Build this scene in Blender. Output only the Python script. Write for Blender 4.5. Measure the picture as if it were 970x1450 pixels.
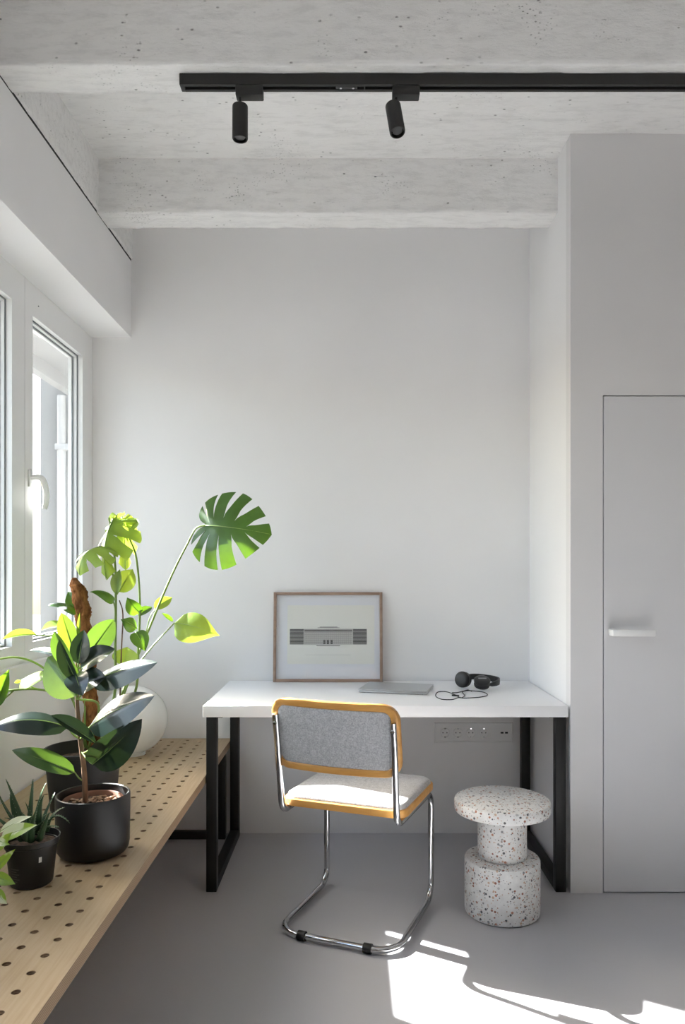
import bpy, bmesh, math, random
from mathutils import Vector, Matrix, noise
random.seed(7)
SC = bpy.context.scene
COL = SC.collection
for _o in list(bpy.data.objects):
    bpy.data.objects.remove(_o)
PI = math.pi
V = Vector

# ------------------------------------------------------------------ camera, light, exposure
F, CX, CY, H = 1060.0, 496.0, 806.0, 1.275      # focal length in pixels (970 wide), vanishing point, eye height
cam_d = bpy.data.cameras.new('camera')
cam = bpy.data.objects.new('camera', cam_d)
COL.objects.link(cam)
cam.location = (0, 0, H)
cam.rotation_euler = (PI / 2, 0, 0)
cam_d.sensor_fit = 'HORIZONTAL'
cam_d.sensor_width = 36.0
cam_d.lens = F / 970 * 36
cam_d.shift_x = -(CX - 485) / 970
cam_d.shift_y = (CY - 725) / 970
cam_d.clip_start = 0.05
cam_d.clip_end = 400
SC.camera = cam

SUN_SLOPE = 0.62
SUN_H = V((0.863, -0.505, 0)).normalized()
sun_d = bpy.data.lights.new('sun', 'SUN')
sun_d.energy = 42.0
sun_d.angle = 0.0093
sun_d.color = (1.0, 0.965, 0.95)
sun = bpy.data.objects.new('sun', sun_d)
COL.objects.link(sun)
sun.rotation_euler = V((SUN_H.x, SUN_H.y, -SUN_SLOPE)).to_track_quat('-Z', 'Y').to_euler()
sun.location = (-6, 6, 6)

world = bpy.data.worlds.new('sky')
SC.world = world
world.use_nodes = True
wn = world.node_tree
wn.nodes.clear()
w_out = wn.nodes.new('ShaderNodeOutputWorld')
w_bg = wn.nodes.new('ShaderNodeBackground')
w_sky = wn.nodes.new('ShaderNodeTexSky')
w_sky.sky_type = 'NISHITA'
w_sky.sun_disc = False
w_sky.sun_elevation = math.atan(SUN_SLOPE)
w_sky.sun_rotation = math.atan2(-SUN_H.x, -SUN_H.y)
w_sky.air_density = 1.0
w_sky.dust_density = 3.0
w_bg.inputs[1].default_value = 0.75
w_hsv = wn.nodes.new('ShaderNodeHueSaturation')
w_hsv.inputs['Saturation'].default_value = 0.95
wn.links.new(w_sky.outputs[0], w_hsv.inputs['Color'])
wn.links.new(w_hsv.outputs[0], w_bg.inputs[0])
wn.links.new(w_bg.outputs[0], w_out.inputs[0])

SC.view_settings.view_transform = 'Standard'
SC.view_settings.look = 'None'
SC.view_settings.exposure = 0.68
SC.view_settings.gamma = 1.0
SC.view_settings.use_curve_mapping = False
SC.cycles.max_bounces = 14
SC.cycles.diffuse_bounces = 8
SC.cycles.glossy_bounces = 6
SC.cycles.transparent_max_bounces = 16
SC.cycles.sample_clamp_indirect = 6.0


# ------------------------------------------------------------------ helpers
def R(px, py, y):
    """world point at depth y that the photograph shows at pixel (px, py)"""
    return V(((px - CX) * y / F, y, H - (py - CY) * y / F))


def set_in(node, key, val):
    if key in node.inputs:
        node.inputs[key].default_value = val


def c4(c):
    return (c[0], c[1], c[2], 1.0)


class Mat:
    def __init__(self, name, col=(.8, .8, .8), rough=.5, metal=0.0, spec=.5, **kw):
        self.m = m = bpy.data.materials.new(name)
        m.use_nodes = True
        self.nt = m.node_tree
        self.b = self.nt.nodes['Principled BSDF']
        self.out = self.nt.nodes['Material Output']
        set_in(self.b, 'Base Color', c4(col))
        set_in(self.b, 'Roughness', rough)
        set_in(self.b, 'Metallic', metal)
        set_in(self.b, 'Specular IOR Level', spec)
        for k, v in kw.items():
            set_in(self.b, k.replace('_', ' '), v)
        self._co = None
        self.col = col

    def n(self, t, **kw):
        nd = self.nt.nodes.new(t)
        for k, v in kw.items():
            if hasattr(nd, k):
                setattr(nd, k, v)
            else:
                set_in(nd, k, v)
        return nd

    def l(self, a, b):
        self.nt.links.new(a, b)

    def coords(self, scale=(1, 1, 1)):
        tc = self.n('ShaderNodeTexCoord')
        mp = self.n('ShaderNodeMapping')
        mp.inputs['Scale'].default_value = scale
        self.l(tc.outputs['Object'], mp.inputs['Vector'])
        return mp.outputs[0]

    def noise(self, scale, detail=4, stretch=(1, 1, 1), rough=.55):
        nd = self.n('ShaderNodeTexNoise')
        nd.inputs['Scale'].default_value = scale
        nd.inputs['Detail'].default_value = detail
        nd.inputs['Roughness'].default_value = rough
        self.l(self.coords(stretch), nd.inputs['Vector'])
        return nd.outputs[0]

    def ramp(self, fac, stops):
        r = self.n('ShaderNodeValToRGB')
        el = r.color_ramp.elements
        while len(el) < len(stops):
            el.new(.5)
        for e, (p, c) in zip(el, stops):
            e.position = p
            e.color = c4(c) if hasattr(c, '__len__') else (c, c, c, 1)
        self.l(fac, r.inputs[0])
        return r.outputs[0]

    def mixc(self, fac, a, b, mode='MIX'):
        mx = self.n('ShaderNodeMixRGB')
        mx.blend_type = mode
        for s, x in ((mx.inputs[0], fac), (mx.inputs[1], a), (mx.inputs[2], b)):
            if hasattr(x, 'is_linked'):
                self.l(x, s)
            elif hasattr(x, '__len__'):
                s.default_value = c4(x)
            else:
                s.default_value = x
        return mx.outputs[0]

    def color(self, sock):
        self.l(sock, self.b.inputs['Base Color'])
        return self

    def bump(self, sock, strength=.2, dist=.005):
        bp = self.n('ShaderNodeBump')
        bp.inputs['Strength'].default_value = strength
        bp.inputs['Distance'].default_value = dist
        self.l(sock, bp.inputs['Height'])
        self.l(bp.outputs[0], self.b.inputs['Normal'])
        return self

    def add_translucent(self, col, fac):
        tr = self.n('ShaderNodeBsdfTranslucent')
        if hasattr(col, 'is_linked'):
            self.l(col, tr.inputs[0])
        else:
            tr.inputs[0].default_value = c4(col)
        mx = self.n('ShaderNodeMixShader')
        mx.inputs[0].default_value = fac
        self.l(self.b.outputs[0], mx.inputs[1])
        self.l(tr.outputs[0], mx.inputs[2])
        self.l(mx.outputs[0], self.out.inputs[0])
        return self


class MB:
    """collects geometry, builds ONE mesh object"""

    def __init__(self):
        self.v, self.f, self.mi = [], [], []

    def add(self, vs, fs, mi=0):
        o = len(self.v)
        self.v += [V(p) for p in vs]
        self.f += [tuple(i + o for i in f) for f in fs]
        self.mi += [mi] * len(fs)
        return self

    def box(self, x0, y0, z0, x1, y1, z1, mi=0):
        vs = [(x, y, z) for x in (x0, x1) for y in (y0, y1) for z in (z0, z1)]
        return self.add(vs, [(0, 1, 3, 2), (4, 6, 7, 5), (0, 4, 5, 1), (2, 3, 7, 6), (0, 2, 6, 4), (1, 5, 7, 3)], mi)

    def bbox(self, x0, y0, z0, x1, y1, z1, bev=.003, seg=2, mi=0, M=None):
        bm = bmesh.new()
        bmesh.ops.create_cube(bm, size=1)
        for v in bm.verts:
            v.co = V(((x0 + x1) / 2 + v.co.x * (x1 - x0), (y0 + y1) / 2 + v.co.y * (y1 - y0), (z0 + z1) / 2 + v.co.z * (z1 - z0)))
        if bev:
            bmesh.ops.bevel(bm, geom=bm.edges[:], offset=bev, segments=seg, profile=.5, affect='EDGES')
        bm.verts.index_update()
        vs = [(M @ v.co) if M else v.co.copy() for v in bm.verts]
        fs = [tuple(v.index for v in f.verts) for f in bm.faces]
        bm.free()
        return self.add(vs, fs, mi)

    def ring_x(self, x0, x1, o, i, mi=0):
        """rectangular ring in the YZ plane: o, i = (y0, z0, y1, z1)"""
        self.box(x0, o[0], o[1], x1, i[0], o[3], mi)
        self.box(x0, i[2], o[1], x1, o[2], o[3], mi)
        self.box(x0, i[0], o[1], x1, i[2], i[1], mi)
        self.box(x0, i[0], i[3], x1, i[2], o[3], mi)
        return self

    def tube(self, pts, r, n=10, closed=False, caps=True, mi=0, up=None):
        pts = [V(p) for p in pts]
        k = len(pts)
        rs = list(r) if hasattr(r, '__len__') else [r] * k
        if closed:
            tang = [(pts[(i + 1) % k] - pts[i - 1]).normalized() for i in range(k)]
        else:
            tang = [(pts[min(i + 1, k - 1)] - pts[max(i - 1, 0)]).normalized() for i in range(k)]
        a = V(up) if up else (V((0, 0, 1)) if abs(tang[0].z) < .9 else V((1, 0, 0)))
        a = (a - tang[0] * a.dot(tang[0])).normalized()
        vs, fs = [], []
        for i in range(k):
            if i:
                q = tang[i - 1].rotation_difference(tang[i])
                a = q @ a
                a = (a - tang[i] * a.dot(tang[i])).normalized()
            b = tang[i].cross(a)
            for j in range(n):
                th = 2 * PI * j / n
                vs.append(pts[i] + (a * math.cos(th) + b * math.sin(th)) * rs[i])
        for i in range(k if closed else k - 1):
            for j in range(n):
                i2 = (i + 1) % k
                fs.append((i * n + j, i * n + (j + 1) % n, i2 * n + (j + 1) % n, i2 * n + j))
        if caps and not closed:
            fs.append(tuple(reversed(range(n))))
            fs.append(tuple(range((k - 1) * n, k * n)))
        return self.add(vs, fs, mi)

    def lathe(self, prof, n=40, c=(0, 0, 0), M=None, mi=0):
        c = V(c)
        vs, fs, idx = [], [], []
        for (r, z) in prof:
            if r < 1e-6:
                idx.append([len(vs)] * n)
                vs.append(V((0, 0, z)))
            else:
                idx.append(list(range(len(vs), len(vs) + n)))
                for j in range(n):
                    th = 2 * PI * j / n
                    vs.append(V((r * math.cos(th), r * math.sin(th), z)))
        for a, b in zip(idx, idx[1:]):
            for j in range(n):
                q = [a[j], a[(j + 1) % n], b[(j + 1) % n], b[j]]
                q2 = []
                for x in q:
                    if x not in q2:
                        q2.append(x)
                if len(q2) > 2:
                    fs.append(tuple(q2))
        return self.add([(M @ p if M else p) + c for p in vs], fs, mi)

    def build(self, name, mat, parent=None, smooth=35, weld=0, off=None):
        me = bpy.data.meshes.new(name)
        vs = [p - off for p in self.v] if off is not None else self.v
        me.from_pydata([tuple(p) for p in vs], [], self.f)
        mats = mat if isinstance(mat, (list, tuple)) else [mat]
        for m in mats:
            me.materials.append(m.m if isinstance(m, Mat) else m)
        if len(mats) > 1:
            me.polygons.foreach_set('material_index', self.mi)
        if weld:
            bm = bmesh.new()
            bm.from_mesh(me)
            bmesh.ops.remove_doubles(bm, verts=bm.verts, dist=weld)
            bm.to_mesh(me)
            bm.free()
        me.update()
        if smooth:
            me.shade_smooth()
            if smooth < 180:
                me.set_sharp_from_angle(angle=math.radians(smooth))
        o = bpy.data.objects.new(name, me)
        COL.objects.link(o)
        if parent:
            o.parent = parent
        return o


def tag(o, label=None, cat=None, group=None, kind=None):
    for k, v in (('label', label), ('category', cat), ('group', group), ('kind', kind)):
        if v:
            o[k] = v
    return o


def thing(name, label, cat, loc=(0, 0, 0), rz=0, group=None):
    o = bpy.data.objects.new(name, None)
    COL.objects.link(o)
    o.location = loc
    o.rotation_euler = (0, 0, rz)
    o.empty_display_size = .05
    return tag(o, label, cat, group)


def struct(o, label=None, cat=None):
    return tag(o, label, cat, kind='structure')


def bez(p0, p1, p2, n):
    return [p0 * (1 - t) ** 2 + p1 * 2 * t * (1 - t) + p2 * t * t for t in [i / n for i in range(n + 1)]]


def crom(pts, n):
    pts = [V(p) for p in pts]
    P = [pts[0] * 2 - pts[1]] + pts + [pts[-1] * 2 - pts[-2]]
    out = []
    for i in range(1, len(P) - 2):
        for k in range(n):
            t = k / n
            a, b, c, d = P[i - 1], P[i], P[i + 1], P[i + 2]
            out.append(.5 * ((2 * b) + (c - a) * t + (2 * a - 5 * b + 4 * c - d) * t * t + (3 * b - 3 * c + d - a) * t ** 3))
    out.append(pts[-1])
    return out


def fillet(pts, rad, seg=8, closed=False):
    pts = [V(p) for p in pts]
    out = []
    k = len(pts)
    rng = range(k) if closed else range(1, k - 1)
    if not closed:
        out.append(pts[0])
    for i in rng:
        p, a, b = pts[i], pts[i - 1], pts[(i + 1) % k]
        r = rad[i] if hasattr(rad, '__len__') else rad
        u, w = (a - p).normalized(), (b - p).normalized()
        ang = u.angle(w)
        d = r / math.tan(ang / 2)
        c = p + (u + w).normalized() * (r / math.sin(ang / 2))
        s, e = p + u * d - c, p + w * d - c
        th = s.angle(e)
        for j in range(seg + 1):
            t = j / seg
            out.append(c + (s * math.sin((1 - t) * th) + e * math.sin(t * th)) / math.sin(th))
    if not closed:
        out.append(pts[-1])
    return out


def rrect(hx, hy, r, seg=6):
    """rounded rectangle outline, counter-clockwise"""
    out = []
    for (sx, sy, a0) in ((1, 1, 0), (-1, 1, 90), (-1, -1, 180), (1, -1, 270)):
        for j in range(seg + 1):
            th = math.radians(a0 + 90 * j / seg)
            out.append((sx * (hx - r) + r * math.cos(th), sy * (hy - r) + r * math.sin(th)))
    # extra points along the straight runs so that the shape can be bent
    dense = []
    for a, b in zip(out, out[1:] + out[:1]):
        d = math.hypot(b[0] - a[0], b[1] - a[1])
        m = max(1, int(d / .03))
        for q in range(m):
            dense.append((a[0] + (b[0] - a[0]) * q / m, a[1] + (b[1] - a[1]) * q / m))
    return dense


# ------------------------------------------------------------------ materials
def plaster(name, col, rough=.85, b=.06):
    m = Mat(name, col, rough, spec=.25)
    n1 = m.noise(1.3, 3)
    c = m.ramp(n1, [(.3, tuple(x * .97 for x in col)), (.7, tuple(min(1, x * 1.02) for x in col))])
    m.color(c)
    m.bump(m.noise(160, 3), b, .002)
    return m


M_wall = plaster('white_plaster', (.80, .795, .80))
M_closet = plaster('pale_grey_paint', (.70, .69, .695), .6)
M_door = plaster('grey_door_paint', (.67, .665, .68), .5)
M_gap = Mat('dark_gap', (.03, .03, .03), .9)

M_conc = Mat('painted_concrete', (.76, .755, .75), .9, spec=.2)
_n = M_conc.noise(3.0, 6)
_base = M_conc.ramp(_n, [(.3, (.78, .775, .77)), (.7, (.85, .845, .84))])
_st = M_conc.noise(38, 7, (.25, 1, 1), .7)
_base = M_conc.mixc(.35, _base, M_conc.ramp(_st, [(.36, (.60, .595, .59)), (.52, (.85, .845, .84))]))


def _pits(sc, stretch, r0, r1, g_sc, g0, g1):
    v = M_conc.n('ShaderNodeTexVoronoi')
    v.inputs['Scale'].default_value = sc
    v.inputs['Randomness'].default_value = 1.0
    M_conc.l(M_conc.coords(stretch), v.inputs['Vector'])
    a = M_conc.ramp(v.outputs['Distance'], [(r0, 1.0), (r1, 0.0)])
    b = M_conc.ramp(M_conc.noise(g_sc, 5), [(g0, 0.0), (g1, 1.0)])
    mm = M_conc.n('ShaderNodeMath', operation='MULTIPLY')
    M_conc.l(a, mm.inputs[0])
    M_conc.l(b, mm.inputs[1])
    return mm.outputs[0]


_p1 = _pits(40, (.6, 1, 1), .06, .15, 7.0, .50, .62)
_p2 = _pits(110, (.6, 1, 1), .10, .24, 5.0, .56, .72)
_pa = M_conc.n('ShaderNodeMath', operation='MAXIMUM')
M_conc.l(_p1, _pa.inputs[0])
M_conc.l(_p2, _pa.inputs[1])
# broken horizontal board marks
_bm = M_conc.noise(9, 8, (.5, 9, 9), .75)
_bmk = M_conc.ramp(_bm, [(.66, 0.0), (.70, .7)])
_pb = M_conc.n('ShaderNodeMath', operation='MAXIMUM')
M_conc.l(_pa.outputs[0], _pb.inputs[0])
M_conc.l(_bmk, _pb.inputs[1])
M_conc.color(M_conc.mixc(_pb.outputs[0], _base, (.28, .27, .27)))
_h = M_conc.mixc(1.0, M_conc.ramp(M_conc.noise(30, 9, (.4, 1, 1), .7), [(.2, 0.0), (.8, 1.0)]), _pb.outputs[0], 'SUBTRACT')
M_conc.bump(_h, .7, .006)

M_floor = Mat('grey_resin_floor', (.41, .41, .43), .38, spec=.45)
M_floor.color(M_floor.ramp(M_floor.noise(1.1, 5), [(.3, (.45, .448, .468)), (.7, (.48, .478, .498))]))
M_floor.bump(M_floor.noise(5, 4), .03, .004)

M_upvc = Mat('white_window_plastic', (.80, .80, .80), .35, spec=.5)
M_gasket = Mat('grey_gasket', (.20, .21, .22), .6)
M_glass = bpy.data.materials.new('window_glass')
M_glass.use_nodes = True
_nt = M_glass.node_tree
_nt.nodes.remove(_nt.nodes['Principled BSDF'])
_tr = _nt.nodes.new('ShaderNodeBsdfTransparent')
_tr.inputs[0].default_value = (.94, .96, .95, 1)
_gl = _nt.nodes.new('ShaderNodeBsdfGlossy')
_gl.inputs['Roughness'].default_value = .01
_lw = _nt.nodes.new('ShaderNodeLayerWeight')
_pw = _nt.nodes.new('ShaderNodeMath')
_pw.operation = 'POWER'
_pw.inputs[1].default_value = 4.0
_nt.links.new(_lw.outputs['Facing'], _pw.inputs[0])
_fr = _nt.nodes.new('ShaderNodeMath')
_fr.operation = 'MULTIPLY_ADD'
_fr.inputs[1].default_value = .9
_fr.inputs[2].default_value = .05
_nt.links.new(_pw.outputs[0], _fr.inputs[0])
_mx = _nt.nodes.new('ShaderNodeMixShader')
_nt.links.new(_fr.outputs[0], _mx.inputs[0])
_nt.links.new(_tr.outputs[0], _mx.inputs[1])
_nt.links.new(_gl.outputs[0], _mx.inputs[2])
_nt.links.new(_mx.outputs[0], _nt.nodes['Material Output'].inputs[0])

M_glass2 = M_glass.copy()
M_glass2.name = 'non_reflective_glass'
for _q in M_glass2.node_tree.nodes:
    if _q.type == 'MATH' and _q.operation == 'MULTIPLY_ADD':
        _q.inputs[2].default_value = .008
        _q.inputs[1].default_value = .5
    if _q.type == 'BSDF_TRANSPARENT':
        _q.inputs[0].default_value = (.98, .98, .98, 1)

M_ply = Mat('birch_plywood', (.62, .46, .29), .5, spec=.35)
_g = M_ply.noise(9, 6, (14, .7, 6))
_c = M_ply.ramp(_g, [(.25, (.40, .285, .165)), (.5, (.47, .35, .215)), (.75, (.52, .40, .265))])
M_ply.color(M_ply.mixc(.25, _c, M_ply.ramp(M_ply.noise(2.5, 4), [(.35, (.39, .28, .17)), (.65, (.52, .41, .275))])))
M_ply_edge = Mat('plywood_edge', (.5, .36, .22), .6, spec=.3)
_wv = M_ply_edge.n('ShaderNodeTexWave')
_wv.bands_direction = 'Z'
_wv.inputs['Scale'].default_value = 62
_wv.inputs['Distortion'].default_value = .5
M_ply_edge.l(M_ply_edge.coords((1, .2, 1)), _wv.inputs['Vector'])
M_ply_edge.color(M_ply_edge.ramp(_wv.outputs[1], [(.2, (.26, .17, .11)), (.8, (.42, .31, .20))]))

M_black = Mat('black_powder_coat', (.008, .008, .008), .45, spec=.4)
M_desk = Mat('white_laminate', (.88, .88, .89), .3, spec=.5)
M_chrome = Mat('chrome_tube', (.62, .62, .63), .07, metal=1.0)
M_rubber = Mat('black_rubber', (.01, .01, .01), .6)
M_beech = Mat('honey_beech', (.60, .30, .08), .38, spec=.5)
M_beech.color(M_beech.ramp(M_beech.noise(14, 5, (.5, 3, 3)), [(.3, (.50, .235, .055)), (.7, (.66, .35, .10))]))
M_wool = Mat('grey_wool', (.30, .30, .31), .95, spec=.15, Sheen_Weight=.3)
_wn = M_wool.noise(230, 3)
M_wool.color(M_wool.mixc(.5, M_wool.ramp(_wn, [(.35, (.26, .26, .27)), (.65, (.58, .58, .59))]),
                         M_wool.ramp(M_wool.noise(90, 4), [(.35, (.32, .32, .33)), (.65, (.50, .50, .51))])))
M_wool.bump(_wn, .5, .003)
M_tile = Mat('terrazzo', (.7, .7, .69), .55, spec=.4)


def terrazzo(m):
    c = None
    base = m.ramp(m.noise(40, 4), [(.3, (.66, .655, .645)), (.7, (.78, .775, .765))])
    c = base
    for sc, th, ramp_cols in ((72, .30, [(.0, (.10, .10, .11)), (.22, (.30, .13, .09)), (.42, (.46, .22, .15)), (.6, (.25, .25, .26)), (.78, (.55, .40, .30)), (.9, (.72, .72, .72))]),
                              (130, .27, [(.0, (.15, .15, .16)), (.3, (.42, .26, .2)), (.55, (.32, .32, .33)), (.8, (.62, .52, .45))])):
        v = m.n('ShaderNodeTexVoronoi')
        v.inputs['Scale'].default_value = sc
        m.l(m.coords(), v.inputs['Vector'])
        sep = m.n('ShaderNodeSeparateColor')
        m.l(v.outputs['Color'], sep.inputs[0])
        rr = m.ramp(sep.outputs[0], ramp_cols)
        rr_node = m.nt.nodes[-1]
        rr_node.color_ramp.interpolation = 'CONSTANT'
        msk = m.ramp(v.outputs['Distance'], [(th, 1.0), (th + .06, 0.0)])
        on = m.ramp(sep.outputs[1], [(.42, 0.0), (.44, 1.0)])
        mm = m.n('ShaderNodeMath', operation='MULTIPLY')
        m.l(msk, mm.inputs[0])
        m.l(on, mm.inputs[1])
        c = m.mixc(mm.outputs[0], c, rr)
    m.color(c)
    m.bump(m.noise(120, 4), .15, .002)


terrazzo(M_tile)
M_pot = Mat('matte_black_ceramic', (.009, .009, .010), .42, spec=.5)
M_pot.bump(M_pot.noise(6, 3), .05, .01)
M_pot2 = Mat('charcoal_plastic', (.03, .03, .033), .5, spec=.4)
M_nursery = Mat('black_nursery_plastic', (.012, .012, .012), .4, spec=.45)
M_terra = Mat('terracotta_plastic', (.22, .10, .06), .6)
M_soil = Mat('potting_soil', (.06, .035, .022), .95)
M_soil.color(M_soil.ramp(M_soil.noise(70, 5), [(.35, (.02, .012, .008)), (.7, (.16, .09, .055))]))
M_soil.bump(M_soil.noise(60, 5), .9, .01)
M_bark = Mat('bark_chips', (.30, .17, .10), .9)
M_bark.color(M_bark.ramp(M_bark.noise(45, 3), [(.35, (.10, .05, .03)), (.7, (.42, .27, .17))]))
M_coir = Mat('coir_fibre', (.22, .09, .03), .95, spec=.1)
_cn = M_coir.noise(60, 6, (1, 1, .5))
M_coir.color(M_coir.ramp(_cn, [(.3, (.09, .03, .012)), (.7, (.36, .16, .06))]))
M_coir.bump(_cn, 1.0, .012)
M_trunk = Mat('brown_woody_stem', (.13, .07, .035), .8)
M_trunk.color(M_trunk.ramp(M_trunk.noise(50, 4, (1, 1, .3)), [(.3, (.07, .035, .02)), (.7, (.26, .15, .08))]))


def leaf_mat(name, col, trans, fac, rough=.32, var=.25, coat=.0):
    m = Mat(name, col, rough, spec=.5, Coat_Weight=coat)
    n = m.noise(14, 4)
    m.color(m.ramp(n, [(.3, tuple(x * (1 - var) for x in col)), (.7, tuple(x * (1 + var) for x in col))]))
    t = m.ramp(n, [(.3, tuple(x * (1 - var * .6) for x in trans)), (.7, trans)])
    m.bump(m.noise(30, 3), .12, .004)
    m.add_translucent(t, fac)
    return m


M_rubleaf = leaf_mat('rubber_plant_leaf', (.008, .020, .016), (.08, .16, .03), .035, .28, .3, .25)
M_rubyoung = leaf_mat('young_rubber_leaf', (.06, .15, .03), (.30, .46, .03), .30, .3, .25, .2)
M_rubmid = leaf_mat('mid_green_rubber_leaf', (.045, .10, .03), (.17, .31, .03), .22, .3, .25, .2)
M_monleaf = leaf_mat('monstera_leaf', (.022, .075, .022), (.20, .40, .015), .26, .33, .3, .15)
M_monyoung = leaf_mat('young_monstera_leaf', (.22, .36, .07), (.44, .57, .05), .40, .35, .2, .1)
M_petiole = leaf_mat('green_petiole', (.20, .30, .08), (.4, .5, .1), .15, .4, .15)
M_midrib = leaf_mat('pale_midrib', (.22, .34, .10), (.5, .6, .15), .25, .4, .1)
M_aloe = leaf_mat('aloe_leaf', (.035, .08, .035), (.1, .2, .05), .08, .45, .3)
M_tooth = Mat('aloe_tooth', (.35, .42, .28), .6)
M_varieg = leaf_mat('variegated_leaf', (.20, .36, .06), (.5, .66, .08), .45, .35, .2, .1)
_vp = M_varieg
_vn = _vp.ramp(_vp.noise(11, 3), [(.50, (.17, .34, .05)), (.53, (.80, .82, .68))])
_vp.color(_vn)

M_alu = Mat('silver_aluminium', (.55, .56, .57), .38, metal=.85)
M_hp = Mat('black_plastic', (.012, .012, .013), .42)
M_hp2 = Mat('black_leatherette', (.010, .010, .011), .6)
M_mark = Mat('grey_print', (.28, .28, .29), .6)
M_frame = Mat('walnut_frame', (.30, .17, .11), .5)
M_frame.color(M_frame.ramp(M_frame.noise(30, 4, (.3, 3, 1)), [(.3, (.24, .15, .11)), (.7, (.36, .25, .19))]))
M_matb = Mat('white_mount_board', (.76, .77, .82), .8)
M_paper = Mat('cream_paper', (.80, .80, .76), .8)
M_ink = Mat('grey_ink', (.12, .115, .115), .8)
M_ink2 = Mat('pale_grey_ink', (.40, .39, .385), .8)
M_sock = Mat('satin_socket_plate', (.74, .74, .74), .3, spec=.5)
M_sock2 = Mat('light_socket_plastic', (.70, .70, .70), .35)
M_hole = Mat('socket_hole', (.03, .03, .03), .8)
M_black_m = Mat('matte_black_metal', (.012, .012, .012), .5)
M_lens = Mat('lamp_lens', (.06, .06, .06), .15, spec=.6)
M_milk = Mat('milky_glass', (.90, .90, .89), .06, spec=.5, Coat_Weight=.4)
M_milk.add_translucent((.9, .9, .88), .35)
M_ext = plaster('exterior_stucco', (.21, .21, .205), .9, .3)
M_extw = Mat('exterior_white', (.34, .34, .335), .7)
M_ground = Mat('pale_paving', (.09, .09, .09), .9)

# ------------------------------------------------------------------ the shell
YB = 3.618            # back wall
XL = -1.058           # lintel face
XW = -1.246           # window plane
XN = 0.867            # niche side wall
YC = 2.946            # closet front
ZS = 2.987            # slab
ZB = 2.767            # underside of beams
XR, YR = 4.2, -4.6    # unseen right wall, wall behind the camera

struct(MB().box(-1.5, YR - .2, -.2, XR + .2, YB + .2, 0).build('floor', M_floor), 'smooth grey resin floor')
struct(MB().box(-1.315, YB, -.2, XN + .1, YB + .2, 3.3).build('wall_back', M_wall), 'plain white plaster wall behind the desk')
struct(MB().box(XR, YR, 0, XR + .2, YC + .9, 3.3).build('wall_right', M_wall), 'white wall on the right, out of view')
struct(MB().box(-1.5, YR - .2, 0, XR + .2, YR, 3.3).build('wall_rear', M_wall), 'white wall behind the viewer')
# left wall: parapet, lintel
wl = MB()
wl.box(-1.36, YR, 0, XW, YB, .926)
wl.box(-1.36, YR, .926, XW, .612, 2.394)
struct(wl.build('wall_left', M_wall), 'white wall under and beside the windows')
struct(MB().box(-1.50, YR, 2.394, XL, YB, 2.762).build('wall_lintel', M_wall), 'deep white plastered lintel above the windows')
struct(MB().bbox(XW, .62, 0.0, XW + .028, 3.14, .918, .002).build('trim_1', M_wall), 'flat white parapet panel below the window')
struct(MB().box(-1.5, YR, 2.762, XL - .001, YB, 2.774).build('trim_2', M_gap), 'dark crack between lintel and concrete edge beam')

# closet with flush door
DX0, DX1, DZ = .998, 1.86, 1.956
cl = MB()
cl.box(XN, YC, 0, DX0 - .004, YC + .06, ZS + .02)
cl.box(DX0 - .004, YC, DZ + .004, DX1 + .004, YC + .06, ZS + .02)
cl.box(DX1 + .004, YC, 0, XR, YC + .06, ZS + .02)
struct(cl.build('wall_closet', M_closet), 'pale grey closet front with flush door')
struct(MB().box(XN, YC + .06, 0, XN + .06, YB, ZS + .02).build('wall_niche', M_wall), 'white side wall of the desk niche')
struct(MB().box(DX0 - .02, YC + .05, 0, DX1 + .02, YC + .06, DZ + .02).build('trim_3', M_gap), 'dark rebate behind the flush door')
door = MB().bbox(DX0, YC + .001, .004, DX1, YC + .042, DZ, .0015, 1).build('door_1', M_door)
struct(door, 'flush pale grey closet door')
hz = 1.028
hx0 = 1.014
hd = MB()
hd.bbox(hx0, YC - .05, hz - .013, hx0 + .022, YC + .002, hz + .013, .004)
hd.bbox(hx0, YC - .058, hz - .013, hx0 + .166, YC - .044, hz + .013, .004)
tag(hd.build('door_handle', Mat('white_handle', (.80, .80, .80), .3), door), 'white angular lever handle')


# rough concrete ceiling
def rough_grid(mb, o, u, w, nu, nw, nrm, amp, seed):
    vs, fs = [], []
    for i in range(nu + 1):
        for j in range(nw + 1):
            p = o + u * (i / nu) + w * (j / nw)
            d = noise.fractal(p * 9 + V((seed, 0, 0)), .8, 2.2, 4) * amp + noise.noise(p * 60) * amp * .45
            vs.append(p + nrm * d)
    for i in range(nu):
        for j in range(nw):
            a = i * (nw + 1) + j
            fs.append((a, a + 1, a + nw + 2, a + nw + 1))
    mb.add(vs, fs)


def jit(p, amp=.004):
    q = noise.noise_vector(p * 14) * amp + noise.noise_vector(p * 55) * amp * .6
    return p + q


def rough_bar(name, x0, x1, y0, y1, z0, z1, parent, step=.013, amp=.0035):
    """bar along X, its front, underside and back built as one dense uneven skin"""
    nx = max(2, int((x1 - x0) / step))
    prof = []
    k = max(2, int((z1 - z0) / step))
    prof += [(y0, z1 - (z1 - z0) * i / k) for i in range(k)]
    k2 = max(2, int((y1 - y0) / step))
    prof += [(y0 + (y1 - y0) * i / k2, z0) for i in range(k2)]
    prof += [(y1, z0 + (z1 - z0) * i / k) for i in range(k + 1)]
    vs, fs = [], []
    m = len(prof)
    for i in range(nx + 1):
        for (y, z) in prof:
            vs.append(jit(V((x0 + (x1 - x0) * i / nx, y, z)), amp))
    for i in range(nx):
        for j in range(m - 1):
            a = i * m + j
            fs.append((a, a + m, a + m + 1, a + 1))
    return MB().add(vs, fs).build(name, M_conc, parent, smooth=180)


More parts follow.
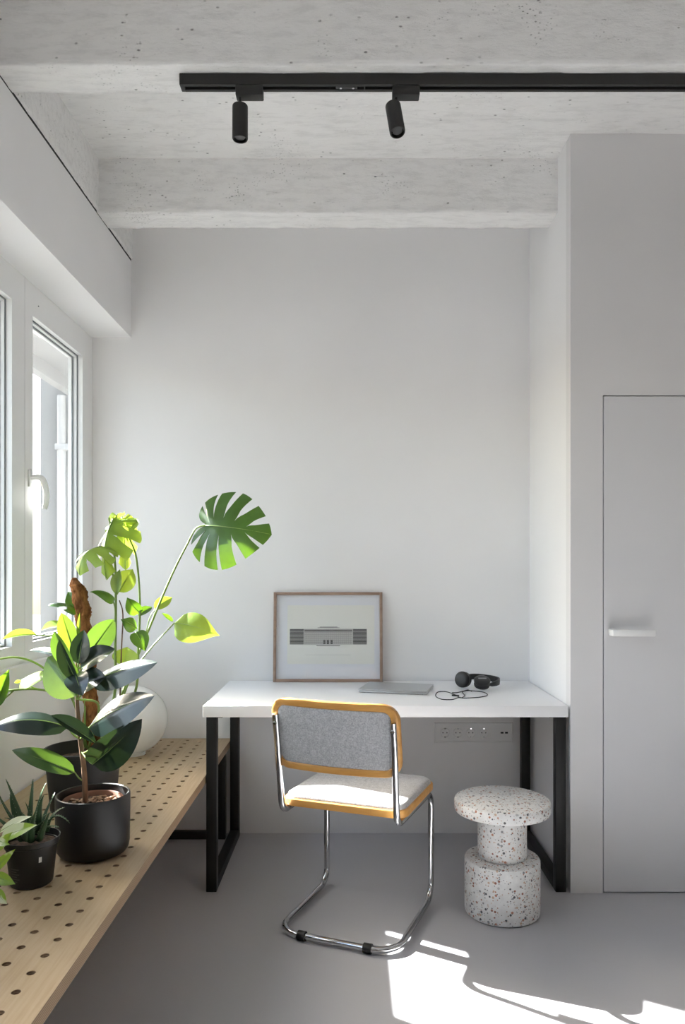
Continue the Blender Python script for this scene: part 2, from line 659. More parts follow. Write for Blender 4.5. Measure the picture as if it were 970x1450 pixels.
ceil = MB()
NXc, NYc = 90, 70
cv, cf = [], []
for i in range(NXc + 1):
    for j in range(NYc + 1):
        x = -1.3 + (4.4 - -1.3) * i / NXc
        y = 2.2 + (YB + .1 - 2.2) * j / NYc
        z = ZS + noise.fractal(V((x * 3, y * 8, 0)), .9, 2.1, 4) * .003
        if abs(y - 2.82) < .012:
            z -= .006 + noise.noise(V((x * 20, y, 3))) * .005
        if y > 2.82:
            z += .003
        cv.append((x, y, z))
for i in range(NXc):
    for j in range(NYc):
        a = i * (NYc + 1) + j
        cf.append((a, a + 1, a + NYc + 2, a + NYc + 1))
ceil.add(cv, cf)
ceil.box(-1.5, YR, ZS + .005, 4.4, 2.21, ZS + .2)
ceil.box(-1.5, 2.2, ZS + .03, 4.4, YB + .2, ZS + .2)
ceiling = struct(ceil.build('ceiling', M_conc), 'white painted rough concrete ceiling with cast beams')
for k, (y0, y1) in enumerate([(3.126, 3.275), (2.209, 2.345), (1.29, 1.43), (.37, .51), (-.55, -.41), (-1.47, -1.33), (-2.39, -2.25), (-3.31, -3.17)]):
    tag(rough_bar('beam', -1.06, (XN + .01) if k == 0 else XR, y0, y1, ZB, ZS + .01, ceiling,
                  .013 if k < 2 else .06), 'rough cast concrete beam')
# edge beam above the window wall (runs along Y)
eb = MB()
ny = 150
vs, fs = [], []
prof = [(ZS + .01) - (ZS + .01 - 2.774) * i / 14 for i in range(15)]
for i in range(ny + 1):
    y = 1.4 + (YB - 1.4) * i / ny
    for z in prof:
        vs.append(jit(V((XL + .006, y, z)), .004))
    vs.append(jit(V((XL - .05, y, 2.774)), .002))
m = len(prof) + 1
for i in range(ny):
    for j in range(m - 1):
        a = i * m + j
        fs.append((a, a + 1, a + m + 1, a + m))
eb.add(vs, fs)
eb.box(-1.5, YR, 2.771, XL - .04, YB, ZS + .02)
eb.box(XL - .05, YR, 2.774, XL + .004, 1.4, ZS + .02)
eb.build('edge_beam', M_conc, ceiling, smooth=180)

# ------------------------------------------------------------------ windows
ZW0, ZW1 = .926, 2.394
seams = [(2.8665, YB, 2.938, 3.485), (2.115, 2.8635, 2.225, 2.757)]
y = 2.112
while y - .75 > .4:
    seams.append((y - .747, y, y - .64, y - .107))
    y -= .75
for k, (a, b, g0, g1) in enumerate(seams):
    win = struct(MB().ring_x(XW - .022, XW, (a, ZW0, b, ZW1), (g0, .99, g1, 2.27)).build('window_%d' % (k + 1), M_upvc),
                 ['white tilt window sash beside the back wall', 'white window sash at the left edge'][k] if k < 2 else 'white window sash out of view')
    o = (a, ZW0, b, ZW1)
    MB().ring_x(XW - .026, XW - .0222, o, (g0 + .004, .994, g1 - .004, 2.266)).build('gasket', M_gasket, win)
    MB().ring_x(XW - .040, XW - .0262, o, (g0 + .007, .999, g1 - .007, 2.261)).build('glazing_bead', M_upvc, win)
    MB().ring_x(XW - .044, XW - .0402, o, (g0 + .010, 1.003, g1 - .010, 2.257)).build('gasket', M_gasket, win)
    MB().ring_x(XW - .066, XW - .0502, o, (g0 + .004, 1.002, g1 - .004, 2.258)).build('outer_frame', M_upvc, win)
    MB().box(XW - .050, g0 + .003, .995, XW - .0442, g1 - .003, 2.265).build('pane', M_glass, win)
    if k == 0:
        hy, hzz = 2.905, 1.628
        hb = MB().bbox(XW - .001, hy - .014, hzz - .034, XW + .010, hy + .014, hzz + .034, .004).build('handle_plate', M_upvc, win)
        pts = crom([(XW + .008, hy, hzz), (XW + .035, hy, hzz + .004), (XW + .052, hy + .004, hzz - .008), (XW + .062, hy + .010, hzz - .05),
                    (XW + .060, hy + .013, hzz - .09), (XW + .054, hy + .014, hzz - .118)], 5)
        MB().tube(pts, [.010 + .002 * math.sin(i / (len(pts) - 1) * PI) for i in range(len(pts))], 10).build('handle', M_upvc, win)
        MB().tube([(XW - .001, 2.99, 2.325), (XW + .002, 2.99, 2.325)], .003, 8).build('screw_cap', M_gasket, win)
struct(MB().box(XW - .09, 2.8635, ZW0, XW - .012, 2.8665, ZW1).build('trim_4', M_gap), 'dark joint between the two sashes')

# what stands outside: overhang, pier, downpipe, paving
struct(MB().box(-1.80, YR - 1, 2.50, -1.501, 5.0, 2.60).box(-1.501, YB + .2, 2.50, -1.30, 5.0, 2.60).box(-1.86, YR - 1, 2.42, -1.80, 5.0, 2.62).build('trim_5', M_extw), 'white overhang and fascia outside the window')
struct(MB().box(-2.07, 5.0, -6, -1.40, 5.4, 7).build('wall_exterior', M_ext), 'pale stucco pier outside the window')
dp = MB()
dp.tube([(-1.905, 4.94, -6), (-1.905, 4.94, 2.42)], .028, 12)
dp.bbox(-1.94, 4.91, 2.06, -1.82, 5.0, 2.10, .004)
dp.tube([(-1.80, 4.97, -6), (-1.80, 4.97, 2.42)], .018, 10)
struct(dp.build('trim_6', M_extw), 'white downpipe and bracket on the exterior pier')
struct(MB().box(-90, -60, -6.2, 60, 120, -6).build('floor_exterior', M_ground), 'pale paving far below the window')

# ------------------------------------------------------------------ perforated plywood bench
BX0, BX1, BZ, BT = -1.212, -.573, .459, .033
BY0, BY1 = .25, 3.612
bench = thing('bench', 'long perforated birch plywood bench under the window', 'bench', (-.9, 1.9, 0))
boff = V((-.9, 1.9, 0))
RX, RY = .0655, .0685
tb = MB()
NS = 16
rows = []
x_edges = [-.645 + RX / 2 - RX * k for k in range(9)] + [BX0]
for k in range(9):
    xc = -.645 - RX * k
    xa, xb = xc - RX / 2, xc + RX / 2
    if k == 8:
        continue
    rows.append((xa, xb, xc, k))
xlast = rows[-1][0]


def sq_ring(cx, cy, hx, hy):
    out = []
    for j in range(NS):
        th = 2 * PI * (j + .5) / NS
        c, s = math.cos(th), math.sin(th)
        q = max(abs(c), abs(s))
        out.append((cx + hx * c / q, cy + hy * s / q))
    # force the exact corners
    for (sx, sy, a) in ((1, 1, 45), (-1, 1, 135), (-1, -1, 225), (1, -1, 315)):
        j = min(range(NS), key=lambda t: abs(360 * (t + .5) / NS - a))
        out[j] = (cx + sx * hx, cy + sy * hy)
    return out


hr = .0092
for (xa, xb, xc, k) in rows:
    y0 = 1.4445 + (RY / 2 if k % 2 else 0)
    js = [y0 + RY * n for n in range(-60, 60) if BY0 + RY / 2 <= y0 + RY * n <= BY1 - RY / 2]
    lo, hi = js[0] - RY / 2, js[-1] + RY / 2
    for z, flip in ((BZ, False), (BZ - BT, True)):
        def quad(a0, b0, a1, b1):
            q = [(a0, b0, z), (a1, b0, z), (a1, b1, z), (a0, b1, z)]
            tb.add(q[::-1] if flip else q, [(0, 1, 2, 3)])
        if lo > BY0 + 1e-6:
            quad(xa, BY0, xb, lo)
        if hi < BY1 - 1e-6:
            quad(xa, hi, xb, BY1)
        for yc in js:
            sq = sq_ring(xc, yc, RX / 2, RY / 2)
            ci = [(xc + hr * math.cos(2 * PI * (j + .5) / NS), yc + hr * math.sin(2 * PI * (j + .5) / NS)) for j in range(NS)]
            vs = [(p[0], p[1], z) for p in sq] + [(p[0], p[1], z) for p in ci]
            fs = [(j, (j + 1) % NS, NS + (j + 1) % NS, NS + j) for j in range(NS)]
            if flip:
                fs = [f[::-1] for f in fs]
            tb.add(vs, fs)
    for yc in js:
        ci = [(xc + hr * math.cos(2 * PI * (j + .5) / NS), yc + hr * math.sin(2 * PI * (j + .5) / NS)) for j in range(NS)]
        vs = [(p[0], p[1], BZ) for p in ci] + [(p[0], p[1], BZ - BT) for p in ci]
        tb.add(vs, [(j, (j + 1) % NS, NS + (j + 1) % NS, NS + j) for j in range(NS)], 1)
xf = -.645 + RX / 2
for z in (BZ, BZ - BT):
    tb.add([(xf, BY0, z), (BX1, BY0, z), (BX1, BY1, z), (xf, BY1, z)], [(0, 1, 2, 3)])
    tb.add([(BX0, BY0, z), (xlast, BY0, z), (xlast, BY1, z), (BX0, BY1, z)], [(0, 1, 2, 3)])
zt, zb_ = BZ, BZ - BT
tb.add([(BX1, BY0, zt), (BX1, BY0, zb_), (BX1, BY1, zb_), (BX1, BY1, zt)], [(0, 1, 2, 3)], 1)
tb.add([(BX0, BY0, zt), (BX0, BY0, zb_), (BX0, BY1, zb_), (BX0, BY1, zt)], [(0, 1, 2, 3)], 1)
tb.add([(BX0, BY0, zt), (BX0, BY0, zb_), (BX1, BY0, zb_), (BX1, BY0, zt)], [(0, 1, 2, 3)], 1)
tb.add([(BX0, BY1, zt), (BX0, BY1, zb_), (BX1, BY1, zb_), (BX1, BY1, zt)], [(0, 1, 2, 3)], 1)
tb.build('perforated_top', [M_ply, M_ply_edge], bench, smooth=0, off=boff)
for yy in (3.53, .75):
    fr = MB()
    fr.bbox(-.625, yy, 0.0, -.59, yy + .035, zb_, .002)
    fr.bbox(-1.20, yy, 0.0, -1.165, yy + .035, zb_, .002)
    fr.bbox(-1.165, yy, 0.0, -.625, yy + .035, .035, .002)
    tag(fr.build('support_frame', M_black, bench, off=boff), 'black steel support frame')

# ------------------------------------------------------------------ desk
DKX0, DKX1, DKY0, DKY1, DKZ, DKT = -.581, .858, 2.946, 3.612, .737, .045
desk = thing('desk', 'white desk with black square-tube legs against the back wall', 'desk', (.14, 3.28, 0))
do = V((.14, 3.28, 0))
MB().bbox(DKX0, DKY0, DKZ - DKT, DKX1, DKY1, DKZ, .002).build('desktop', M_desk, desk, off=do)
L = .041
for sx in (0, 1):
    x0 = DKX0 + .012 if sx == 0 else DKX1 - .006 - L
    for y0 in (DKY0 + .008, DKY1 - .03 - L):
        MB().bbox(x0, y0, 0, x0 + L, y0 + L, DKZ - DKT - .0005, .002).build('leg', M_black, desk, off=do)
    ya, yb = DKY0 + .008 + L, DKY1 - .03 - L
    MB().bbox(x0, ya, 0, x0 + L, yb, L, .002).build('floor_runner', M_black, desk, off=do)
    MB().bbox(x0 + (L + .0 if sx == 0 else -.02), DKY0 + .03, DKZ - DKT - .008, x0 + (L + .02 if sx == 0 else 0), yb, DKZ - DKT - .0005, .001).build('mounting_strip', M_black, desk, off=do)

# ------------------------------------------------------------------ cantilever chair
ch = thing('cantilever_chair', 'chrome cantilever chair with beech frame and grey wool upholstery at the desk', 'chair', (.034, 2.755, 0), math.radians(-21))
TR = .0115
hw, zf = .216, TR + .006
yr_, yf_ = -.246, .205


def half(s):
    return [(s * hw, yf_, .425), (s * hw, yf_, zf)]


pth = [(-.213, -.262, .775), (-.213, -.250, .70), (-.211, -.212, .424), (-hw, yf_, .424), (-hw, yf_, zf), (-hw, yr_, zf),
       (hw, yr_, zf), (hw, yf_, zf), (hw, yf_, .424), (.211, -.212, .424), (.213, -.250, .70), (.213, -.262, .775)]
tpath = fillet(pth, [0, .2, .045, .05, .06, .085, .085, .06, .05, .045, .2, 0], 10)
MB().tube(tpath, TR, 14).build('tube_frame', M_chrome, ch)
for x in (-.12, .12):
    MB().tube([(x - .014, yr_, zf), (x + .014, yr_, zf)], .0165, 12).build('glide', M_rubber, ch)
for s in (-1, 1):
    MB().lathe([(0, 0), (.0075, 0), (.0075, .004), (0, .0055)], 10, M=Matrix.Translation((s * .213, -.263 - .004, .745)) @ Matrix.Rotation(PI / 2, 4, 'X')).build('screw', M_chrome, ch)


def pad(mapf, hx, hy, rad, bulge_front, bulge_back, rim, mb):
    out = rrect(hx, hy, rad)
    n = len(out)
    levels = [(1.0, 0.0), (.985, .55), (.95, .8), (.88, .93), (.7, 1.0), (.45, 1.03), (.2, 1.04)]
    vs, fs = [], []
    for side, bl in ((1, bulge_front), (-1, bulge_back)):
        st = len(vs)
        for (s, h) in levels:
            for (x, y) in out:
                vs.append(mapf(x * s, y * s, side * (rim + bl * h)))
        vs.append(mapf(0, 0, side * (rim + bl * 1.04)))
        for a in range(len(levels) - 1):
            for j in range(n):
                q = (st + a * n + j, st + a * n + (j + 1) % n, st + (a + 1) * n + (j + 1) % n, st + (a + 1) * n + j)
                fs.append(q if side > 0 else q[::-1])
        c = st + len(levels) * n
        a = len(levels) - 1
        for j in range(n):
            q = (st + a * n + j, st + a * n + (j + 1) % n, c)
            fs.append(q if side > 0 else q[::-1])
    k = len(levels) * n + 1
    for j in range(n):
        fs.append((j, j + k, (j + 1) % n + k, (j + 1) % n))
    mb.add(vs, fs)


def frame_ring(mapf, hx, hy, rad, wid, th, mb, rnd=.004):
    out = rrect(hx, hy, rad)
    cs = []
    # inset outline with the same number of points
    n = len(out)
    inn = []
    for j in range(n):
        a, b = V(out[j - 1]), V(out[(j + 1) % n])
        t = (b - a).normalized()
        inn.append((-t.y, t.x))
    sec = [(0, -th + rnd), (rnd * .3, -th + rnd * .3), (rnd, -th), (wid - rnd, -th), (wid, -th + rnd), (wid, th - rnd), (wid - rnd, th), (rnd, th), (rnd * .3, th - rnd * .3), (0, th - rnd)]
    m = len(sec)
    vs, fs = [], []
    for j in range(n):
        for (d, w) in sec:
            vs.append(mapf(out[j][0] + inn[j][0] * d, out[j][1] + inn[j][1] * d, w))
    for j in range(n):
        for q in range(m):
            j2 = (j + 1) % n
            fs.append((j * m + q, j2 * m + q, j2 * m + (q + 1) % m, j * m + (q + 1) % m))
    mb.add(vs, fs)


def seat_map(x, y, w):
    return V((x, y + .018, .4495 + w - .010 * (y < -10)))


def back_map(x, y, w):
    # y up along the back, w towards the rear (-y of chair); the back hugs the sitter
    yy = -.232 - .030 * (1 - (x / .23) ** 2) - w
    zz = .709 + y * .985
    return V((x, yy - y * .17, zz))


b1 = MB()
frame_ring(seat_map, .230, .203, .045, .040, .0135, b1)
b1.build('seat_rim', M_beech, ch, smooth=50)
b1 = MB()
pad(lambda x, y, w: seat_map(x, y, w) + V((0, 0, .0115)), .223, .196, .042, .020, .0, .0025, b1)
b1.build('seat_cushion', M_wool, ch, smooth=180)
b1 = MB()
frame_ring(back_map, .231, .127, .055, .026, .0125, b1)
b1.build('backrest_rim', M_beech, ch, smooth=50)
b1 = MB()
pad(back_map, .2065, .1025, .032, .006, .016, .006, b1)
b1.build('backrest_pad', M_wool, ch, smooth=180)

# ------------------------------------------------------------------ terrazzo stool
st = thing('stool', 'speckled white terrazzo stool of stacked round discs', 'stool', (.566, 2.79, 0))
MB().lathe([(0, 0), (.128, 0), (.137, .006), (.139, .014), (.139, .196), (.136, .203), (.130, .205), (0, .205)], 64).build('base_drum', M_tile, st)
MB().lathe([(0, .205), (.082, .205), (.088, .209), (.090, .217), (.090, .373), (0, .373)], 56).build('neck', M_tile, st)
MB().lathe([(0, .3735), (.166, .3735), (.174, .377), (.177, .384), (.177, .411), (.174, .418), (.167, .421), (0, .421)], 72).build('seat_disc', M_tile, st)

# ------------------------------------------------------------------ framed print
fw, fh, ft = .522, .428, .020
pf = thing('picture_frame', 'thin brown wooden frame with an architectural elevation print, leaning on the wall', 'picture', R(464.3, 0, 3.57).xy.to_3d() + V((0, 0, DKZ + .0005)))
lean = math.radians(-4.6)
pf.rotation_euler = (lean, 0, 0)
bw = .0135
mbf = MB()
mbf.bbox(-fw / 2, -ft / 2, 0, -fw / 2 + bw, ft / 2, fh, .001)
mbf.bbox(fw / 2 - bw, -ft / 2, 0, fw / 2, ft / 2, fh, .001)
mbf.bbox(-fw / 2 + bw, -ft / 2, 0, fw / 2 - bw, ft / 2, bw, .001)
mbf.bbox(-fw / 2 + bw, -ft / 2, fh - bw, fw / 2 - bw, ft / 2, fh, .001)
mbf.build('frame', M_frame, pf)
MB().box(-fw / 2 + bw, .002, bw, fw / 2 - bw, .007, fh - bw).build('mount_board', M_matb, pf)
prt = MB().box(-.195, .0012, .085, .222, .0019, .365).build('print', M_paper, pf)
MB().box(-fw / 2 + bw, -.006, bw, fw / 2 - bw, -.004, fh - bw).build('glass_pane', M_glass2, pf)
dr = MB()
dl = MB()
yb0, yb1 = .0004, .0010


def ink(mb, x0, z0, x1, z1):
    mb.box(x0, yb0, z0, x1, yb1, z1)


xa, xb, za, zb2 = -.183, .186, .178, .252
for k in range(8):
    z = za + k * .0094
    for (p0, p1) in ((xa, xa + .066), (xb - .066, xb)):
        ink(dr, p0, z, p1, z + (.0062 if k % 2 else .0035))
    ink(dl, xa + .070, z, xb - .070, z + .0022)
for k in range(24):
    x = xa + .072 + k * .0095
    ink(dl, x, za, x + .0014, zb2)
df = MB().box(xa, .00105, za, xa + .066, .00115, zb2)
df3 = MB().box(xb - .066, .00105, za, xb, .00115, zb2)
df2 = MB().box(xa + .066, .00105, za, xb - .066, .00115, zb2)
ink(dr, xa + .070, zb2 - .012, xb - .070, zb2 - .004)
for k in range(3):
    ink(dr, -.022 + k * .017, za, -.012 + k * .017, za + .022)
ink(dl, -.05, zb2 + .004, .055, zb2 + .007)
ink(dl, -.04, zb2 + .007, .045, zb2 + .011)
ink(dr, -.055, za - .008, .058, za - .005)
ink(dl, -.11, za - .050, .11, za - .0492)
tag(dr.build('elevation_drawing', M_ink, prt), 'dark grey lines of a long symmetrical building facade')
dl.build('drawing_grid', M_ink2, prt)
M_wash = Mat('mid_grey_wash', (.34, .335, .33), .8)
df.build('wing_tone', M_wash, prt)
df3.build('wing_tone', M_wash, prt)
df2.build('centre_tone', Mat('light_grey_wash', (.56, .555, .54), .8), prt)

# ------------------------------------------------------------------ laptop
lp = thing('laptop', 'closed silver laptop lying on the white desk', 'laptop', (.207, 3.335, DKZ), math.radians(-14))
MB().bbox(-.150, -.108, .002, .150, .108, .0105, .004, 3).build('base', M_alu, lp)
MB().bbox(-.150, -.108, .0112, .150, .108, .0165, .0025, 3).build('lid', M_alu, lp)
for sx in (-1, 1):
    for sy in (-1, 1):
        MB().lathe([(0, 0), (.006, 0), (.006, .002), (0, .002)], 10, (sx * .13, sy * .09, 0)).build('foot', M_rubber, lp)

# ------------------------------------------------------------------ headphones and cable
hpx = V((.575, 3.37, DKZ))
hp = thing('headphones', 'black over-ear headphones with coiled cable on the white desk', 'headphones', hpx)
cupP = [(0, 0), (.026, 0), (.034, .004), (.036, .010), (.036, .018), (.030, .024), (.018, .0265), (0, .0265)]
padP = [(.014, -.014), (.024, -.016), (.033, -.012), (.035, -.004), (.034, .002), (.020, .002), (.014, -.004), (.014, -.014)]
# near cup lies flat, outer face up and towards the viewer; far cup stands
M1 = Matrix.Translation((.008, -.055, .0325)) @ Matrix.Rotation(math.radians(24), 4, 'X')
M2 = Matrix.Translation((-.062, .012, .0395)) @ Matrix.Rotation(math.radians(-35), 4, 'Z') @ Matrix.Rotation(math.radians(82), 4, 'X')
for Mx, nm in ((M1, 'a'), (M2, 'b')):
    c = MB().lathe(cupP, 32, M=Mx).build('ear_cup', M_hp, hp)
    MB().lathe(padP, 32, M=Mx).build('ear_pad', M_hp2, c)
    if nm == 'a':
        MB().bbox(-.018, -.004, .0262, .018, .004, .0269, .0003, 1, M=Mx).build('emblem', M_mark, c)
band = crom([(.044, -.052, .026), (.075, -.035, .03), (.096, .005, .034), (.085, .05, .036), (.045, .072, .04), (-.005, .068, .045), (-.042, .045, .046), (-.058, .018, .044)], 6)
bn = len(band)
bm_ = MB()
vs, fs = [], []
for i, p in enumerate(band):
    t = (band[min(i + 1, bn - 1)] - band[max(i - 1, 0)]).normalized()
    s = t.cross(V((0, 0, 1))).normalized()
    wv = .006 + .008 * math.sin(PI * i / (bn - 1)) ** .5
    for (a, b) in ((-.0035, -wv), (.0035, -wv), (.0045, 0), (.0035, wv), (-.0035, wv), (-.0045, 0)):
        vs.append(p + s * a + V((0, 0, 1)) * b)
for i in range(bn - 1):
    for j in range(6):
        fs.append((i * 6 + j, i * 6 + (j + 1) % 6, i * 6 + 6 + (j + 1) % 6, i * 6 + 6 + j))
fs += [tuple(range(6))[::-1], tuple(range((bn - 1) * 6, bn * 6))]
bm_.add(vs, fs).build('headband', M_hp, hp)
DZ_ = DKZ + .0022


def D(px, py):
    y = (H - DZ_) * F / (py - CY)
    return V(((px - CX) * y / F, y, DZ_)) - hpx


loop = [(668, 979), (662, 977), (655, 980), (658, 985), (652, 988), (645, 984), (632, 979.5), (620, 980), (617, 985.5), (625, 990), (640, 990.5), (650, 987.5),
        (656, 988.5), (668, 988), (680, 987), (690, 984.5), (686, 980.5), (672, 978.5), (660, 978), (648, 980.5), (640, 980.8)]
MB().tube(crom([D(*p) for p in loop], 6), .0018, 6).build('cable', M_hp2, hp)
MB().tube([D(640, 984.8) + V((0, 0, .0012)), D(650, 985.5) + V((0, 0, .0012))], .0032, 8).build('plug', M_hp2, hp)

# ------------------------------------------------------------------ socket panel
PX0, PX1, PZ0, PZ1 = .405, .786, .437, .534
sp = thing('socket_panel', 'long pale socket panel with four outlets under the desk', 'socket', ((PX0 + PX1) / 2, YB, (PZ0 + PZ1) / 2))
w2, h2 = (PX1 - PX0) / 2, (PZ1 - PZ0) / 2
fr = MB()
fr.bbox(-w2, -.009, -h2, -w2 + .008, 0, h2, .0015)
fr.bbox(w2 - .008, -.009, -h2, w2, 0, h2, .0015)
fr.bbox(-w2 + .008, -.009, -h2, w2 - .008, 0, -h2 + .008, .0015)
fr.bbox(-w2 + .008, -.009, h2 - .008, w2 - .008, 0, h2, .0015)
fr.build('surround', M_sock, sp)
MB().box(-w2 + .008, -.004, -h2 + .008, w2 - .008, -.001, h2 - .008).build('plate', M_sock, sp)
RXm = Matrix.Rotation(PI / 2, 4, 'X')
for k in range(4):
    x = -w2 + .052 + k * .0625
    s = MB().lathe([(.0235, 0), (.0225, .004), (.0205, .004), (.0195, -.001), (.0, -.001)], 28, M=Matrix.Translation((x, -.0042, 0)) @ RXm).build('outlet', M_sock2, sp)
    for dx in (-.0095, .0095):
        MB().lathe([(0, 0), (.0027, 0), (.0027, .0015), (0, .0015)], 8, M=Matrix.Translation((x + dx, -.0040, 0)) @ RXm).build('pin_hole', M_hole, s)
    MB().bbox(x - .003, -.0095, .017, x + .003, -.0042, .0235, .001, 1).build('earth_clip', M_chrome, s)
    MB().bbox(x - .003, -.0095, -.0235, x + .003, -.0042, -.017, .001, 1).build('earth_clip', M_chrome, s)
for dx in (0, .021):
    MB().box(w2 - .06 + dx, -.0048, -.004, w2 - .046 + dx, -.0041, .004).build('usb_port', M_hole, sp)

# ------------------------------------------------------------------ track lighting
TY, TZ = 2.267, ZB - .002
tr0 = V((-.514, TY, TZ))
trk = thing('track_rail', 'long black ceiling track rail under the concrete beam', 'track rail', tr0)
sec = [(-.018, 0), (.018, 0), (.018, -.033), (.007, -.033), (.007, -.016), (-.007, -.016), (-.007, -.033), (-.018, -.033)]
tm = MB()
for (x0, x1) in ((0.012, .556), (.558, 2.6)):
    vs = [(x0, p[0], p[1]) for p in sec] + [(x1, p[0], p[1]) for p in sec]
    k = len(sec)
    tm.add(vs, [(i, (i + 1) % k, k + (i + 1) % k, k + i) for i in range(k)] + [tuple(range(k))[::-1], tuple(range(k, 2 * k))])
rail = tm.build('rail', M_black_m, trk, smooth=0)
MB().bbox(0, -.0185, -.0335, .013, .0185, 0.001, .002).build('end_cap', M_black_m, trk)
MB().bbox(.010, -.012, -.003, .055, .012, .0035, .002).build('feed_cover', M_black_m, trk)
MB().bbox(.47, -.0065, -.0325, .535, .0065, -.020, .001).build('connector', Mat('dark_metal', (.08, .08, .08), .4, metal=.8), trk)
MB().bbox(.555, -.0183, -.0333, .559, .0183, .0003, .0005, 1).build('joint_cover', M_black_m, trk)
for x in (.485, .523):
    MB().lathe([(0, 0), (.004, 0), (.004, .0015), (0, .0015)], 10, (x, 0, -.034)).build('screw', M_chrome, trk)


def spot(px, label, tilt_x, tilt_y, hx_):
    x = (px - CX) * TY / F
    r = thing('track_spotlight', label, 'spotlight', (x, TY, TZ - .033), 0, 'spotlights on the ceiling track')
    MB().bbox(-.012, -.0175, -.030, .070, .0175, -.0005, .003).build('adapter', M_black_m, r)
    MB().tube([(0, 0, -.030), (0, 0, -.056)], .0045, 10).build('stem', M_black_m, r)
    Mx = Matrix.Translation((hx_, 0, -.053)) @ Matrix.Rotation(tilt_x, 4, 'X') @ Matrix.Rotation(tilt_y, 4, 'Y')
    h = MB().lathe([(0, 0), (.0215, 0), (.023, -.0015), (.0235, -.004), (.0235, -.100), (.022, -.103), (.019, -.103), (.019, -.092), (0, -.092)], 32, M=Mx).build('lamp_head', M_black_m, r)
    MB().lathe([(0, -.0915), (.0185, -.0915), (.0150, -.097), (0, -.098)], 24, M=Mx).build('lens', M_lens, h)
    return r


spot(340, 'black cylinder spotlight hanging straight down, nearer the rail end', 0, 0, 0)
spot(561, 'black cylinder spotlight tilted so its lens shows', math.radians(-16), math.radians(-7), -.010)

# ------------------------------------------------------------------ glass globe
gl = thing('globe_lamp', 'milky white glass globe lamp standing on the bench by the wall', 'lamp', (-.956, 3.30, BZ))
gr = .148
prof = [(.045, .008)] + [(gr * math.sin(a), .006 + gr - gr * math.cos(a)) for a in [math.radians(20 + 160 * i / 30) for i in range(30)]] + [(0, .006 + 2 * gr)]
MB().lathe(prof, 56).build('glass_globe', M_milk, gl, smooth=180)
MB().lathe([(0, 0), (.052, 0), (.052, .010), (.044, .014), (0, .014)], 36).build('base_ring', M_upvc, gl)


# ------------------------------------------------------------------ leaves
def leaf(mb_parent, off, base, tip, width, nrm, mat, bend=0.0, fold=.25, shape=.85, roll=0.0, name='leaf', rib=True, nl=14, nwid=4, wave=0.0, point=1.0, curl=0.0):
    """leaf blade from base to tip; nrm = facing side, bend = sag along -nrm (m), fold = V at midrib"""
    base, tip, nrm = V(base), V(tip), V(nrm).normalized()
    ax = tip - base
    Ln = ax.length
    axn = ax.normalized()
    nrm = (nrm - axn * nrm.dot(axn)).normalized()
    if roll:
        nrm = Matrix.Rotation(math.radians(roll), 3, axn) @ nrm
    ctrl = (base + tip) / 2 + nrm * bend * 2
    sp_ = bez(base, ctrl, tip, nl)
    vs, fs = [], []
    m = 2 * nwid + 1
    for i, p in enumerate(sp_):
        t = i / nl
        T = (sp_[min(i + 1, nl)] - sp_[max(i - 1, 0)]).normalized()
        N = (nrm - T * nrm.dot(T)).normalized()
        B = T.cross(N)
        w = width / 2 * max(.012, math.sin(PI * t ** shape) ** (.62 if t < .5 else .62 + .45 * point * (t - .5) * 2))
        for j in range(-nwid, nwid + 1):
            u = j / nwid
            q = abs(u)
            hgt = fold * w * q - curl * w * q * q + wave * width * math.sin(t * 17 + u * 2) * q * q
            vs.append(p + B * (w * u * math.cos(fold * .6)) + N * hgt)
    for i in range(nl):
        for j in range(m - 1):
            a = i * m + j
            fs.append((a, a + m, a + m + 1, a + 1))
    o = MB().add(vs, fs).build(name, mat, mb_parent, smooth=180, off=off)
    if rib:
        MB().tube([q - nrm * .0006 for q in sp_[:-1]], [max(.0006, .0022 * (1 - i / nl)) for i in range(nl)], 6).build('midrib', M_midrib, o, smooth=180, off=off)
    return o


HEART = [(.03, 0.0), (-.10, .06), (-.17, .17), (-.15, .31), (-.03, .43), (.17, .50), (.40, .49), (.62, .40), (.82, .25), (.94, .11), (1.0, 0.0)]


def heart_pt(tau):
    k = tau * (len(HEART) - 1)
    i = min(int(k), len(HEART) - 2)
    f = k - i
    p = [V((a, b, 0)) for a, b in (HEART[max(i - 1, 0)], HEART[i], HEART[i + 1], HEART[min(i + 2, len(HEART) - 1)])]
    a, b, c, d = p
    q = .5 * ((2 * b) + (c - a) * f + (2 * a - 5 * b + 4 * c - d) * f * f + (3 * b - 3 * c + d - a) * f ** 3)
    return q.x, max(0, q.y)


